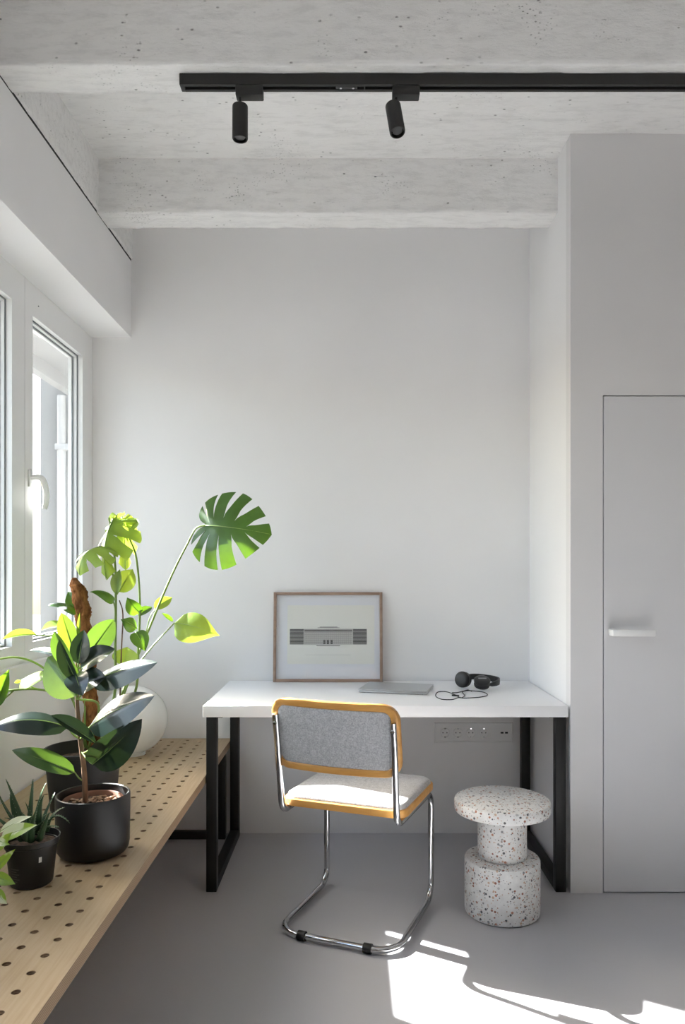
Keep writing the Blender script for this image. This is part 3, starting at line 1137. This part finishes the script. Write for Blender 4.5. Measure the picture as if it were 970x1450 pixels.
def monstera(parent, off, base, tip, nrm, mat, width=1.0, lobes=6, gap=.5, bend=0.0, fold=.15, cup=.2, v0=.35, name='leaf', ripple=0.0, skip=2):
    base, tip, nrm = V(base), V(tip), V(nrm).normalized()
    ax = tip - base
    Ln = ax.length
    axn = ax.normalized()
    nrm = (nrm - axn * nrm.dot(axn)).normalized()
    ctrl = (base + tip) / 2 + nrm * bend * 2

    def S(x):
        if x >= 0:
            return base * (1 - x) ** 2 + ctrl * 2 * x * (1 - x) + tip * x * x
        return base + (ctrl - base) * 2 * x

    def TT(x):
        x = max(0, x)
        return ((ctrl - base) * 2 * (1 - x) + (tip - ctrl) * 2 * x).normalized()

    nv, nu = 9, 6
    mb = MB()
    rg = random.Random(int(abs(base.x * 977) * 10))
    for s in (-1, 1):
        gs = [gap * rg.uniform(.45, 1.5) for _ in range(lobes + 1)]
        for li in range(lobes):
            t0, t1 = li / lobes, (li + 1) / lobes
            tc = (t0 + t1) / 2
            vs, fs = [], []
            for a in range(nu + 1):
                for b in range(nv + 1):
                    v = b / nv
                    e = min(1, max(0, (v - v0) / (.62 - v0)))
                    e = e * e * (3 - 2 * e)
                    tau = t0 + (t1 - t0) * a / nu
                    lo, hi = t0, t1
                    if skip <= li:
                        lo = t0 + (t1 - t0) * gs[li] * e * .5
                    if skip <= li + 1 < lobes:
                        hi = t1 - (t1 - t0) * gs[li + 1] * e * .5
                    tau = lo + (hi - lo) * a / nu
                    mx_, my_ = heart_pt(tau)
                    tin = t0 + (t1 - t0) * a / nu
                    ix = .02 + .76 * tin ** 2.1
                    if li == lobes - 1 and a == nu:
                        ix = .98
                    x = ix + (mx_ - ix) * v - .10 * v * (1 - v) * (1 if tin > .3 else 0)
                    yv = my_ * v * width
                    T = TT(x)
                    N = (nrm - T * nrm.dot(T)).normalized()
                    B = T.cross(N) * s
                    hh = fold * yv - cup * yv * yv + ripple * math.sin(tau * 24 + s) * v * .5
                    vs.append(S(x) + B * (yv * Ln) + N * (hh * Ln))
            for a in range(nu):
                for b in range(nv):
                    q = a * (nv + 1) + b
                    f = (q, q + 1, q + nv + 2, q + nv + 1)
                    fs.append(f if s > 0 else f[::-1])
            mb.add(vs, fs)
    o = mb.build(name, mat, parent, smooth=180, weld=1e-5, off=off)
    MB().tube([S(i / 12 * .97) - nrm * .0008 for i in range(13)], [max(.0008, .003 * (1 - i / 13)) for i in range(13)], 6).build('midrib', M_midrib, o, smooth=180, off=off)
    return o


def stalk(parent, off, pts, r0, r1, mat, name='petiole', n=8):
    p = crom(pts, 6)
    k = len(p)
    return MB().tube(p, [r0 + (r1 - r0) * i / (k - 1) for i in range(k)], n).build(name, mat, parent, smooth=180, off=off)


# ------------------------------------------------------------------ rubber plant
rp = thing('rubber_plant', 'rubber plant with dark glossy leaves in a round matte black pot', 'plant', (-.741, 2.157, BZ))
ro = V((-.741, 2.157, BZ))
ph = .172
MB().lathe([(0, .002), (.080, .002), (.092, .006), (.099, .016), (.102, .034), (.1035, ph - .008), (.1025, ph - .002), (.0995, ph), (.0965, ph - .002), (.095, ph - .010),
            (.094, .10), (0, .10)], 56).build('pot', M_pot, rp)
MB().lathe([(.076, .10), (.080, ph - .020), (.083, ph - .016), (.086, ph - .020), (.084, .10)], 48).build('inner_pot', M_terra, rp)
sm = MB()
sv, sf = [], []
for i in range(9):
    for j in range(40):
        rr = .079 * i / 8
        th = 2 * PI * j / 40
        sv.append((rr * math.cos(th), rr * math.sin(th), ph - .032 + noise.noise(V((rr * math.cos(th) * 60, rr * math.sin(th) * 60, 2))) * .006))
for i in range(8):
    for j in range(40):
        sf.append((i * 40 + j, (i + 1) * 40 + j, (i + 1) * 40 + (j + 1) % 40, i * 40 + (j + 1) % 40))
sm.add(sv, sf).build('soil', M_soil, rp, smooth=180)
bc = MB()
for k in range(60):
    a, rr = random.random() * 2 * PI, .074 * math.sqrt(random.random())
    s = random.uniform(.004, .009)
    Mx = Matrix.Translation((rr * math.cos(a), rr * math.sin(a), ph - .028)) @ Matrix.Rotation(random.random() * 6, 4, 'Z') @ Matrix.Rotation(random.random(), 4, 'X')
    bc.bbox(-s, -s * .7, -s * .4, s, s * .7, s * .4, s * .3, 1, M=Mx)
tag(bc.build('bark_chips', M_bark, rp, off=None), kind='stuff')
yS = 2.157
trunk_pts = [R(121, 1138, yS), R(119, 1090, yS), R(113, 1040, yS + .005), R(109, 990, yS + .01), R(109, 945, yS + .012), R(112, 900, yS + .015)]
stalk(rp, ro, trunk_pts, .0085, .004, M_trunk, 'trunk', 10)


def rleaf(bx, by, by_, tx, ty, ty_, wpx, nrm, mat=M_rubleaf, st=None, **kw):
    b, t = R(bx, by, by_), R(tx, ty, ty_)
    w = wpx * (by_ + ty_) / 2 / F
    kw.setdefault('point', .35)
    leaf(rp, ro, b, t, w, nrm, mat, **kw)
    if st:
        s = R(*st)
        md = (s + b) / 2 + V((0, 0, -.004))
        stalk(rp, ro, [s, md, b], .0028, .0022, M_petiole, n=6)


# right-hand leaves
rleaf(128, 966, 2.14, 223, 938, 2.05, 46, (.1, -.72, .6), bend=.012, fold=-.45, st=(110, 990, 2.165), shape=.8)
rleaf(126, 1030, 2.10, 219, 985, 2.02, 58, (.12, -.75, .65), bend=.016, fold=-.3, st=(113, 1047, 2.16), shape=.78)
rleaf(131, 1082, 2.10, 201, 1018, 2.04, 54, (.55, -.75, .25), bend=.012, fold=.5, st=(114, 1062, 2.16), shape=.8)
# left-hand leaves
rleaf(96, 1030, 2.13, -14, 1030, 2.06, 46, (-.1, -.6, .78), bend=.030, fold=-.3, st=(112, 1046, 2.16), shape=.8)
rleaf(136, 1053, 2.08, 72, 1013, 2.06, 24, (.3, -.6, .7), bend=.006, fold=.6, st=(115, 1068, 2.16), shape=1.1)
rleaf(108, 985, 2.15, 68, 930, 2.20, 58, (-.25, -.95, .15), M_rubyoung, bend=.004, fold=.15, shape=.9, point=.3, st=(109, 990, 2.165))
rleaf(106, 1094, 2.16, 17, 1062, 2.16, 30, (-.1, -.7, .7), M_rubmid, bend=.010, fold=.2, st=(118, 1106, 2.157), shape=.85)
rleaf(88, 930, 2.2, 42, 921, 2.26, 18, (-.1, -.35, .93), bend=.008, fold=.2, st=(109, 945, 2.165))
rleaf(110, 966, 2.11, 84, 905, 2.06, 26, (-.35, -.85, .35), bend=.005, fold=.45, st=(109, 985, 2.165))
# the upright crown
rleaf(107, 952, 2.15, 77, 894, 2.13, 27, (-.3, -.9, .3), M_rubmid, bend=.006, fold=.55, shape=1.15, st=(109, 965, 2.167))
rleaf(106, 930, 2.18, 87, 868, 2.19, 26, (.25, -.95, .1), M_rubyoung, bend=-.004, fold=.35, shape=1.1, st=(110, 945, 2.169))
rleaf(111, 940, 2.14, 119, 892, 2.14, 28, (.1, -1, .2), bend=.004, fold=.25, st=(110, 952, 2.169))
rleaf(119, 934, 2.17, 161, 877, 2.22, 36, (.2, -.95, -.15), M_rubmid, bend=.006, fold=.2, shape=1.05, st=(110, 948, 2.169))
rleaf(115, 948, 2.14, 163, 919, 2.15, 38, (-.25, -.7, .65), bend=.010, fold=.3, st=(109, 958, 2.169))
rleaf(113, 972, 2.13, 150, 958, 2.11, 40, (.1, -.8, .55), bend=.008, fold=.35, st=(109, 980, 2.169))
rleaf(107, 955, 2.10, 117, 985, 2.04, 34, (.1, -.9, .5), bend=.010, fold=.3, st=(109, 962, 2.169))
rleaf(112, 962, 2.22, 138, 968, 2.30, 34, (.3, -.4, .85), bend=.01, fold=.2, st=(109, 968, 2.169))
leaf(rp, ro, R(111, 905, 2.172), R(113, 868, 2.178), .012, (0, -1, 0), M_rubyoung, fold=.8, rib=False)

# ------------------------------------------------------------------ monstera
mp = thing('monstera_plant', 'tall monstera with split leaves on a moss pole in a charcoal pot', 'plant', (-.909, 2.55, BZ))
mo = V((-.909, 2.55, BZ))
MB().lathe([(0, .002), (.100, .002), (.106, .008), (.124, .196), (.1285, .198), (.1295, .203), (.1285, .210), (.1225, .210), (.119, .19), (.112, .165), (0, .165)], 56).build('pot', M_pot2, mp)
MB().lathe([(0, .172), (.06, .175), (.112, .168)], 40).build('soil', M_soil, mp, smooth=180)
pp = [R(132, 1075, 2.62), R(128, 1000, 2.63), R(122, 930, 2.64), R(118, 880, 2.645), R(113, 845, 2.65), R(105, 818, 2.65)]
pp = crom(pp, 18)
vs, fs = [], []
nn = 30
for i, p in enumerate(pp):
    for j in range(nn):
        th = 2 * PI * j / nn
        d = V((math.cos(th), math.sin(th), 0))
        r = .0255 + .005 * noise.noise(p * 26 + d * 1.2) + .003 * math.sin(i * .42 + th) + .0045 * noise.noise(p * 160 + d * 5)
        if i > len(pp) - 9:
            r *= (len(pp) - i) / 9 * .8 + .15
        vs.append(p + d * r)
for i in range(len(pp) - 1):
    for j in range(nn):
        fs.append((i * nn + j, i * nn + (j + 1) % nn, i * nn + nn + (j + 1) % nn, i * nn + nn + j))
fs.append(tuple(range((len(pp) - 1) * nn, len(pp) * nn)))
MB().add(vs, fs).build('moss_pole', M_coir, mp, smooth=180, off=mo)

root = R(140, 1060, 2.58)
# great split leaf
stalk(mp, mo, [root + V((.01, .02, 0)), R(172, 985, 2.68), R(205, 905, 2.78), R(243, 815, 2.84), R(269, 763, 2.86)], .0052, .0036, M_petiole)
stalk(mp, mo, [R(269, 763, 2.86), R(278, 748, 2.858), R(291, 744, 2.853)], .0036, .003, M_petiole)
monstera(mp, mo, R(291, 744, 2.85), R(385, 757, 2.80), (-.22, -.85, .30), M_monleaf, width=1.2, lobes=7, gap=.34, bend=.018, fold=.06, cup=.5, ripple=.015, v0=.22)
# entire young leaf to the right
stalk(mp, mo, [root + V((.02, 0, 0)), R(185, 960, 2.66), R(212, 920, 2.73), R(247, 882, 2.78)], .004, .0025, M_petiole)
leaf(mp, mo, R(247, 882, 2.78), R(311, 900, 2.76), .125, (.1, -.86, .45), M_monyoung, bend=.02, fold=-.1, curl=.2, shape=.62, point=1.2)
leaf(mp, mo, R(245, 880, 2.77), R(229, 868, 2.75), .02, (.6, -.6, .4), M_monleaf, fold=.4, rib=False)
stalk(mp, mo, [R(205, 905, 2.78), R(212, 875, 2.80), R(221, 861, 2.82)], .0022, .0018, M_petiole)
leaf(mp, mo, R(219, 862, 2.82), R(244, 846, 2.86), .05, (.2, -.7, .55), M_monyoung, bend=.005, fold=.2)
# two long petioles carrying the drooping pale leaves
stalk(mp, mo, [root, R(162, 985, 2.60), R(163, 920, 2.62), R(164, 860, 2.64), R(163, 800, 2.66), R(158, 752, 2.68), R(154, 733, 2.69)], .0056, .0035, M_petiole)
stalk(mp, mo, [root + V((.01, 0, 0)), R(190, 985, 2.64), R(196, 910, 2.66), R(198, 850, 2.68), R(193, 790, 2.70), R(184, 764, 2.71), R(174, 740, 2.72)], .0050, .003, M_petiole)
monstera(mp, mo, R(161, 734, 2.69), R(150, 822, 2.62), (-.25, -.75, .2), M_monyoung, width=.72, lobes=5, gap=.5, bend=.03, fold=-.8, cup=.3, ripple=.07, v0=.15, skip=1)
monstera(mp, mo, R(173, 733, 2.72), R(178, 808, 2.70), (.35, -.8, .2), M_monyoung, width=.6, lobes=5, gap=.5, bend=.02, fold=-.8, cup=.2, ripple=.07, v0=.15, skip=1)
monstera(mp, mo, R(144, 774, 2.62), R(112, 816, 2.56), (-.4, -.75, .5), M_monyoung, width=1.3, lobes=5, gap=.35, bend=.035, fold=-.3, cup=.3, ripple=.04)
stalk(mp, mo, [R(163, 830, 2.65), R(155, 795, 2.64), R(142, 776, 2.62)], .0035, .0025, M_petiole)
leaf(mp, mo, R(186, 750, 2.72), R(193, 734, 2.74), .05, (.1, -.6, .7), M_monyoung, fold=.4, bend=.006)
# leaves in the middle
stalk(mp, mo, [R(163, 880, 2.63), R(163, 862, 2.63), R(160, 850, 2.62)], .003, .0025, M_petiole)
leaf(mp, mo, R(163, 848, 2.62), R(127, 838, 2.56), .10, (-.2, -.5, .8), M_monleaf, bend=.016, fold=-.25, curl=.2, shape=.7)
stalk(mp, mo, [R(170, 985, 2.6), R(172, 920, 2.62), R(174, 870, 2.63), R(169, 850, 2.635)], .0028, .002, M_trunk)
leaf(mp, mo, R(168, 838, 2.66), R(188, 806, 2.68), .075, (.3, -.85, .2), M_monyoung, bend=.006, fold=.3, shape=.9)
leaf(mp, mo, R(166, 842, 2.64), R(170, 806, 2.64), .05, (-.3, -.9, .1), M_petiole, fold=.6, shape=.95)
leaf(mp, mo, R(198, 868, 2.68), R(180, 846, 2.66), .06, (-.4, -.8, .3), M_monleaf, bend=.006, fold=.3, shape=.7)
leaf(mp, mo, R(196, 872, 2.68), R(216, 860, 2.72), .035, (.1, -.7, .6), M_monleaf, bend=.006, fold=.35)
leaf(mp, mo, R(194, 890, 2.66), R(171, 877, 2.62), .055, (-.1, -.85, .5), M_monleaf, bend=.010, fold=-.2, curl=.2, shape=.7)
leaf(mp, mo, R(192, 895, 2.66), R(206, 922, 2.64), .065, (.35, -.85, .3), M_monleaf, bend=.008, fold=.3, shape=.7)
leaf(mp, mo, R(176, 942, 2.62), R(180, 916, 2.64), .09, (.1, -.95, .1), M_monyoung, fold=.2)
leaf(mp, mo, R(150, 970, 2.6), R(176, 960, 2.55), .06, (.1, -.7, .6), M_monleaf, fold=.3)
# leaves towards the window
stalk(mp, mo, [root - V((.05, 0, 0)), R(120, 970, 2.62), R(112, 900, 2.64), R(108, 872, 2.65)], .004, .0025, M_petiole)
monstera(mp, mo, R(108, 866, 2.66), R(68, 858, 2.58), (-.2, -.45, .85), M_monleaf, width=1.15, lobes=4, gap=.35, bend=.02, fold=-.1, cup=.4)
leaf(mp, mo, R(112, 862, 2.68), R(96, 838, 2.70), .06, (-.3, -.7, .6), M_monleaf, fold=.3, shape=.8)
leaf(mp, mo, R(104, 890, 2.6), R(58, 893, 2.52), .10, (-.1, -.3, .95), M_monyoung, bend=.012, fold=.2, shape=.8)
leaf(mp, mo, R(52, 899, 2.52), R(2, 906, 2.44), .045, (.0, -.6, .8), M_monyoung, bend=.008, fold=.5)
stalk(mp, mo, [R(104, 930, 2.60), R(90, 905, 2.56), R(52, 899, 2.52)], .0025, .002, M_petiole)
stalk(mp, mo, [root - V((.04, 0, 0)), R(100, 985, 2.55), R(62, 946, 2.50), R(25, 931, 2.44), R(-16, 936, 2.38)], .0042, .003, M_petiole)
stalk(mp, mo, [root - V((.03, .02, 0)), R(140, 1000, 2.50), R(110, 990, 2.46), R(60, 977, 2.42), R(20, 977, 2.40), R(-14, 984, 2.38)], .0042, .003, M_petiole)
leaf(mp, mo, R(-16, 936, 2.38), R(-46, 1000, 2.22), .07, (-.1, -.6, .8), M_monleaf, bend=.02, fold=-.1, shape=.7)
leaf(mp, mo, R(-6, 1000, 2.38), R(13, 948, 2.36), .055, (.2, -.9, .3), M_monleaf, bend=.004, fold=.5)
stalk(mp, mo, [R(20, 977, 2.40), R(8, 988, 2.39), R(-6, 1000, 2.38)], .003, .002, M_petiole)
leaf(mp, mo, R(30, 963, 2.46), R(66, 960, 2.40), .085, (-.3, -.5, .8), M_monyoung, bend=.01, fold=-.1, curl=.2, shape=.75)
leaf(mp, mo, R(29, 964, 2.46), R(20, 967, 2.45), .012, (0, -1, .2), M_monyoung, rib=False)
stalk(mp, mo, [R(62, 977, 2.42), R(45, 973, 2.44), R(30, 963, 2.46)], .0022, .0018, M_petiole)

# ------------------------------------------------------------------ aloe in a nursery pot
al = thing('aloe_plant', 'small spiky aloe in a tapered black nursery pot', 'plant', (-.829, 1.948, BZ))
ao = V((-.829, 1.948, BZ))
MB().lathe([(0, .001), (.048, .001), (.0525, .005), (.063, .105), (.067, .106), (.0690, .108), (.0705, .122), (.068, .122), (.0655, .10), (0, .10)], 48).build('pot', M_nursery, al)
MB().lathe([(0, .104), (.03, .106), (.0655, .102)], 32).build('soil', M_soil, al, smooth=180)
# faint printed patch and a white sticker on the pot wall
pl = MB()


def on_pot(a, z, dr=.0004):
    r = .0525 + (z - .005) / .1 * .0105 + dr
    return V((r * math.cos(a), r * math.sin(a), z))


for k in range(6):
    z = .022 + k * .0065
    a0, a1 = math.radians(238), math.radians(238 + (24 if k % 2 else 17))
    n = 6
    v_, f_ = [], []
    for i in range(n + 1):
        a = a0 + (a1 - a0) * i / n
        v_ += [on_pot(a, z), on_pot(a, z + .0022)]
    for i in range(n):
        f_.append((2 * i, 2 * i + 2, 2 * i + 3, 2 * i + 1))
    pl.add(v_, f_)
pl.build('printed_patch', Mat('faded_print', (.09, .09, .09), .6), al)
v_ = [on_pot(math.radians(a), z) for a, z in ((309, .070), (316, .070), (316, .084), (309, .084))]
MB().add(v_, [(0, 1, 2, 3)]).build('sticker', Mat('white_sticker', (.7, .7, .68), .5), al)


def aloe_leaf(base, mid, tip, w):
    n = 12
    sp_ = bez(V(base), V(mid), V(tip), n)
    vs, fs = [], []
    for i, p in enumerate(sp_):
        t = i / n
        T = (sp_[min(i + 1, n)] - sp_[max(i - 1, 0)]).normalized()
        out = V((p.x - ao.x, p.y - ao.y, 0)) + V((1e-4, 0, 0))
        N = V((0, 0, 1)) - T * T.z
        if N.length < .05:
            N = -out
        N.normalize()
        B = T.cross(N).normalized()
        ww = w * (1 - t) ** .75 + .0006
        for (a, b) in ((-1, .25), (-.5, -.25), (0, -.42), (.5, -.25), (1, .25), (.45, .12), (0, .06), (-.45, .12)):
            vs.append(p + B * a * ww + N * b * ww)
    for i in range(n):
        for j in range(8):
            fs.append((i * 8 + j, i * 8 + (j + 1) % 8, i * 8 + 8 + (j + 1) % 8, i * 8 + 8 + j))
    fs.append(tuple(range(n * 8, n * 8 + 8)))
    o = MB().add(vs, fs).build('leaf', M_aloe, al, smooth=180, off=ao)
    tt = MB()
    for i in range(1, n):
        for j in (0, 4):
            p = vs[i * 8 + j]
            c = sp_[i]
            d = (p - c).normalized()
            up = (sp_[min(i + 1, n)] - c).normalized()
            tt.add([p - up * .0013, p + up * .0013, p + d * .0026 + up * .0014, p + V((0, 0, .0008))], [(0, 1, 2), (1, 3, 2), (3, 0, 2), (0, 3, 1)])
    tag(tt.build('leaf_teeth', M_tooth, o, smooth=0, off=ao), kind='stuff')


ac = ao + V((0, 0, .105))
ya = 1.948
for (bx, by, mx_, my_, tx, ty, dy, w) in [(34, 1175, 22, 1135, 8, 1103, .02, .0105), (42, 1172, 45, 1130, 47, 1103, -.01, .0095), (50, 1172, 54, 1128, 66, 1108, .03, .0085),
                                          (55, 1175, 54, 1142, 62, 1126, -.04, .0095), (30, 1178, 8, 1150, -8, 1112, -.02, .0105), (62, 1176, 76, 1140, 99, 1166, -.03, .0075),
                                          (66, 1178, 70, 1150, 92, 1143, .05, .008), (22, 1180, 4, 1165, -14, 1150, .03, .009), (40, 1168, 30, 1150, 14, 1142, .06, .009),
                                          (58, 1170, 66, 1146, 78, 1122, .06, .007),
                                          (36, 1178, 26, 1160, 6, 1158, -.05, .010), (48, 1180, 46, 1160, 36, 1136, -.04, .010), (56, 1180, 66, 1165, 84, 1172, -.05, .008),
                                          (28, 1176, 14, 1140, 16, 1118, .05, .009), (44, 1176, 58, 1155, 74, 1150, .0, .009), (52, 1178, 58, 1162, 72, 1160, -.04, .008),
                                          (30, 1190, 22, 1172, 20, 1152, -.10, .011), (44, 1192, 42, 1172, 52, 1146, -.11, .011), (56, 1190, 62, 1172, 70, 1150, -.09, .010),
                                          (38, 1190, 34, 1178, 30, 1160, -.12, .010)]:
    b = R(bx, by, ya + dy * .35)
    aloe_leaf(b, R(mx_, my_, ya + dy * .7), R(tx, ty, ya + dy), w)

# ------------------------------------------------------------------ variegated plant at the picture's left edge
vp = thing('variegated_plant', 'variegated green and white trailing plant at the left edge of the bench', 'plant', (-1.0, 1.72, BZ))
vo = V((-1.0, 1.72, BZ))
MB().lathe([(0, .001), (.050, .001), (.056, .006), (.066, .115), (.069, .118), (.066, .12), (.062, .10), (0, .10)], 40).build('pot', M_nursery, vp)
MB().lathe([(0, .104), (.062, .10)], 24).build('soil', M_soil, vp, smooth=180)
vc = vo + V((0, 0, .11))
yv = 1.78
for (bx, by, tx, ty, w, dy, nr) in [(2, 1186, 53, 1168, .036, 0, (.1, -.75, .6)), (0, 1178, 45, 1156, .030, .03, (.1, -.5, .85)), (-4, 1202, 18, 1178, .024, -.04, (.2, -.9, .4)),
                                    (-8, 1232, 22, 1202, .022, -.05, (.1, -.9, .3)), (-8, 1240, 22, 1252, .028, -.06, (.2, -.85, .4)), (-6, 1262, 10, 1280, .026, -.08, (.1, -.9, .4)),
                                    (-2, 1190, 14, 1196, .018, -.06, (.1, -.9, .3)), (-40, 1160, -10, 1130, .05, .05, (.1, -.8, .5)), (-60, 1150, -70, 1100, .05, .0, (0, -.9, .4)),
                                    (-90, 1160, -140, 1130, .05, .0, (0, -.6, .7))]:
    b, t = R(bx, by, yv + dy), R(tx, ty, yv + dy - .02)
    leaf(vp, vo, b, t, w, nr, M_varieg, bend=.004, fold=.3, shape=.75)
    stalk(vp, vo, [vc + V((random.uniform(-.03, .03), random.uniform(-.03, .03), -.012)), (vc + b) / 2 + V((0, 0, .05)), b], .002, .0015, M_petiole, n=6)
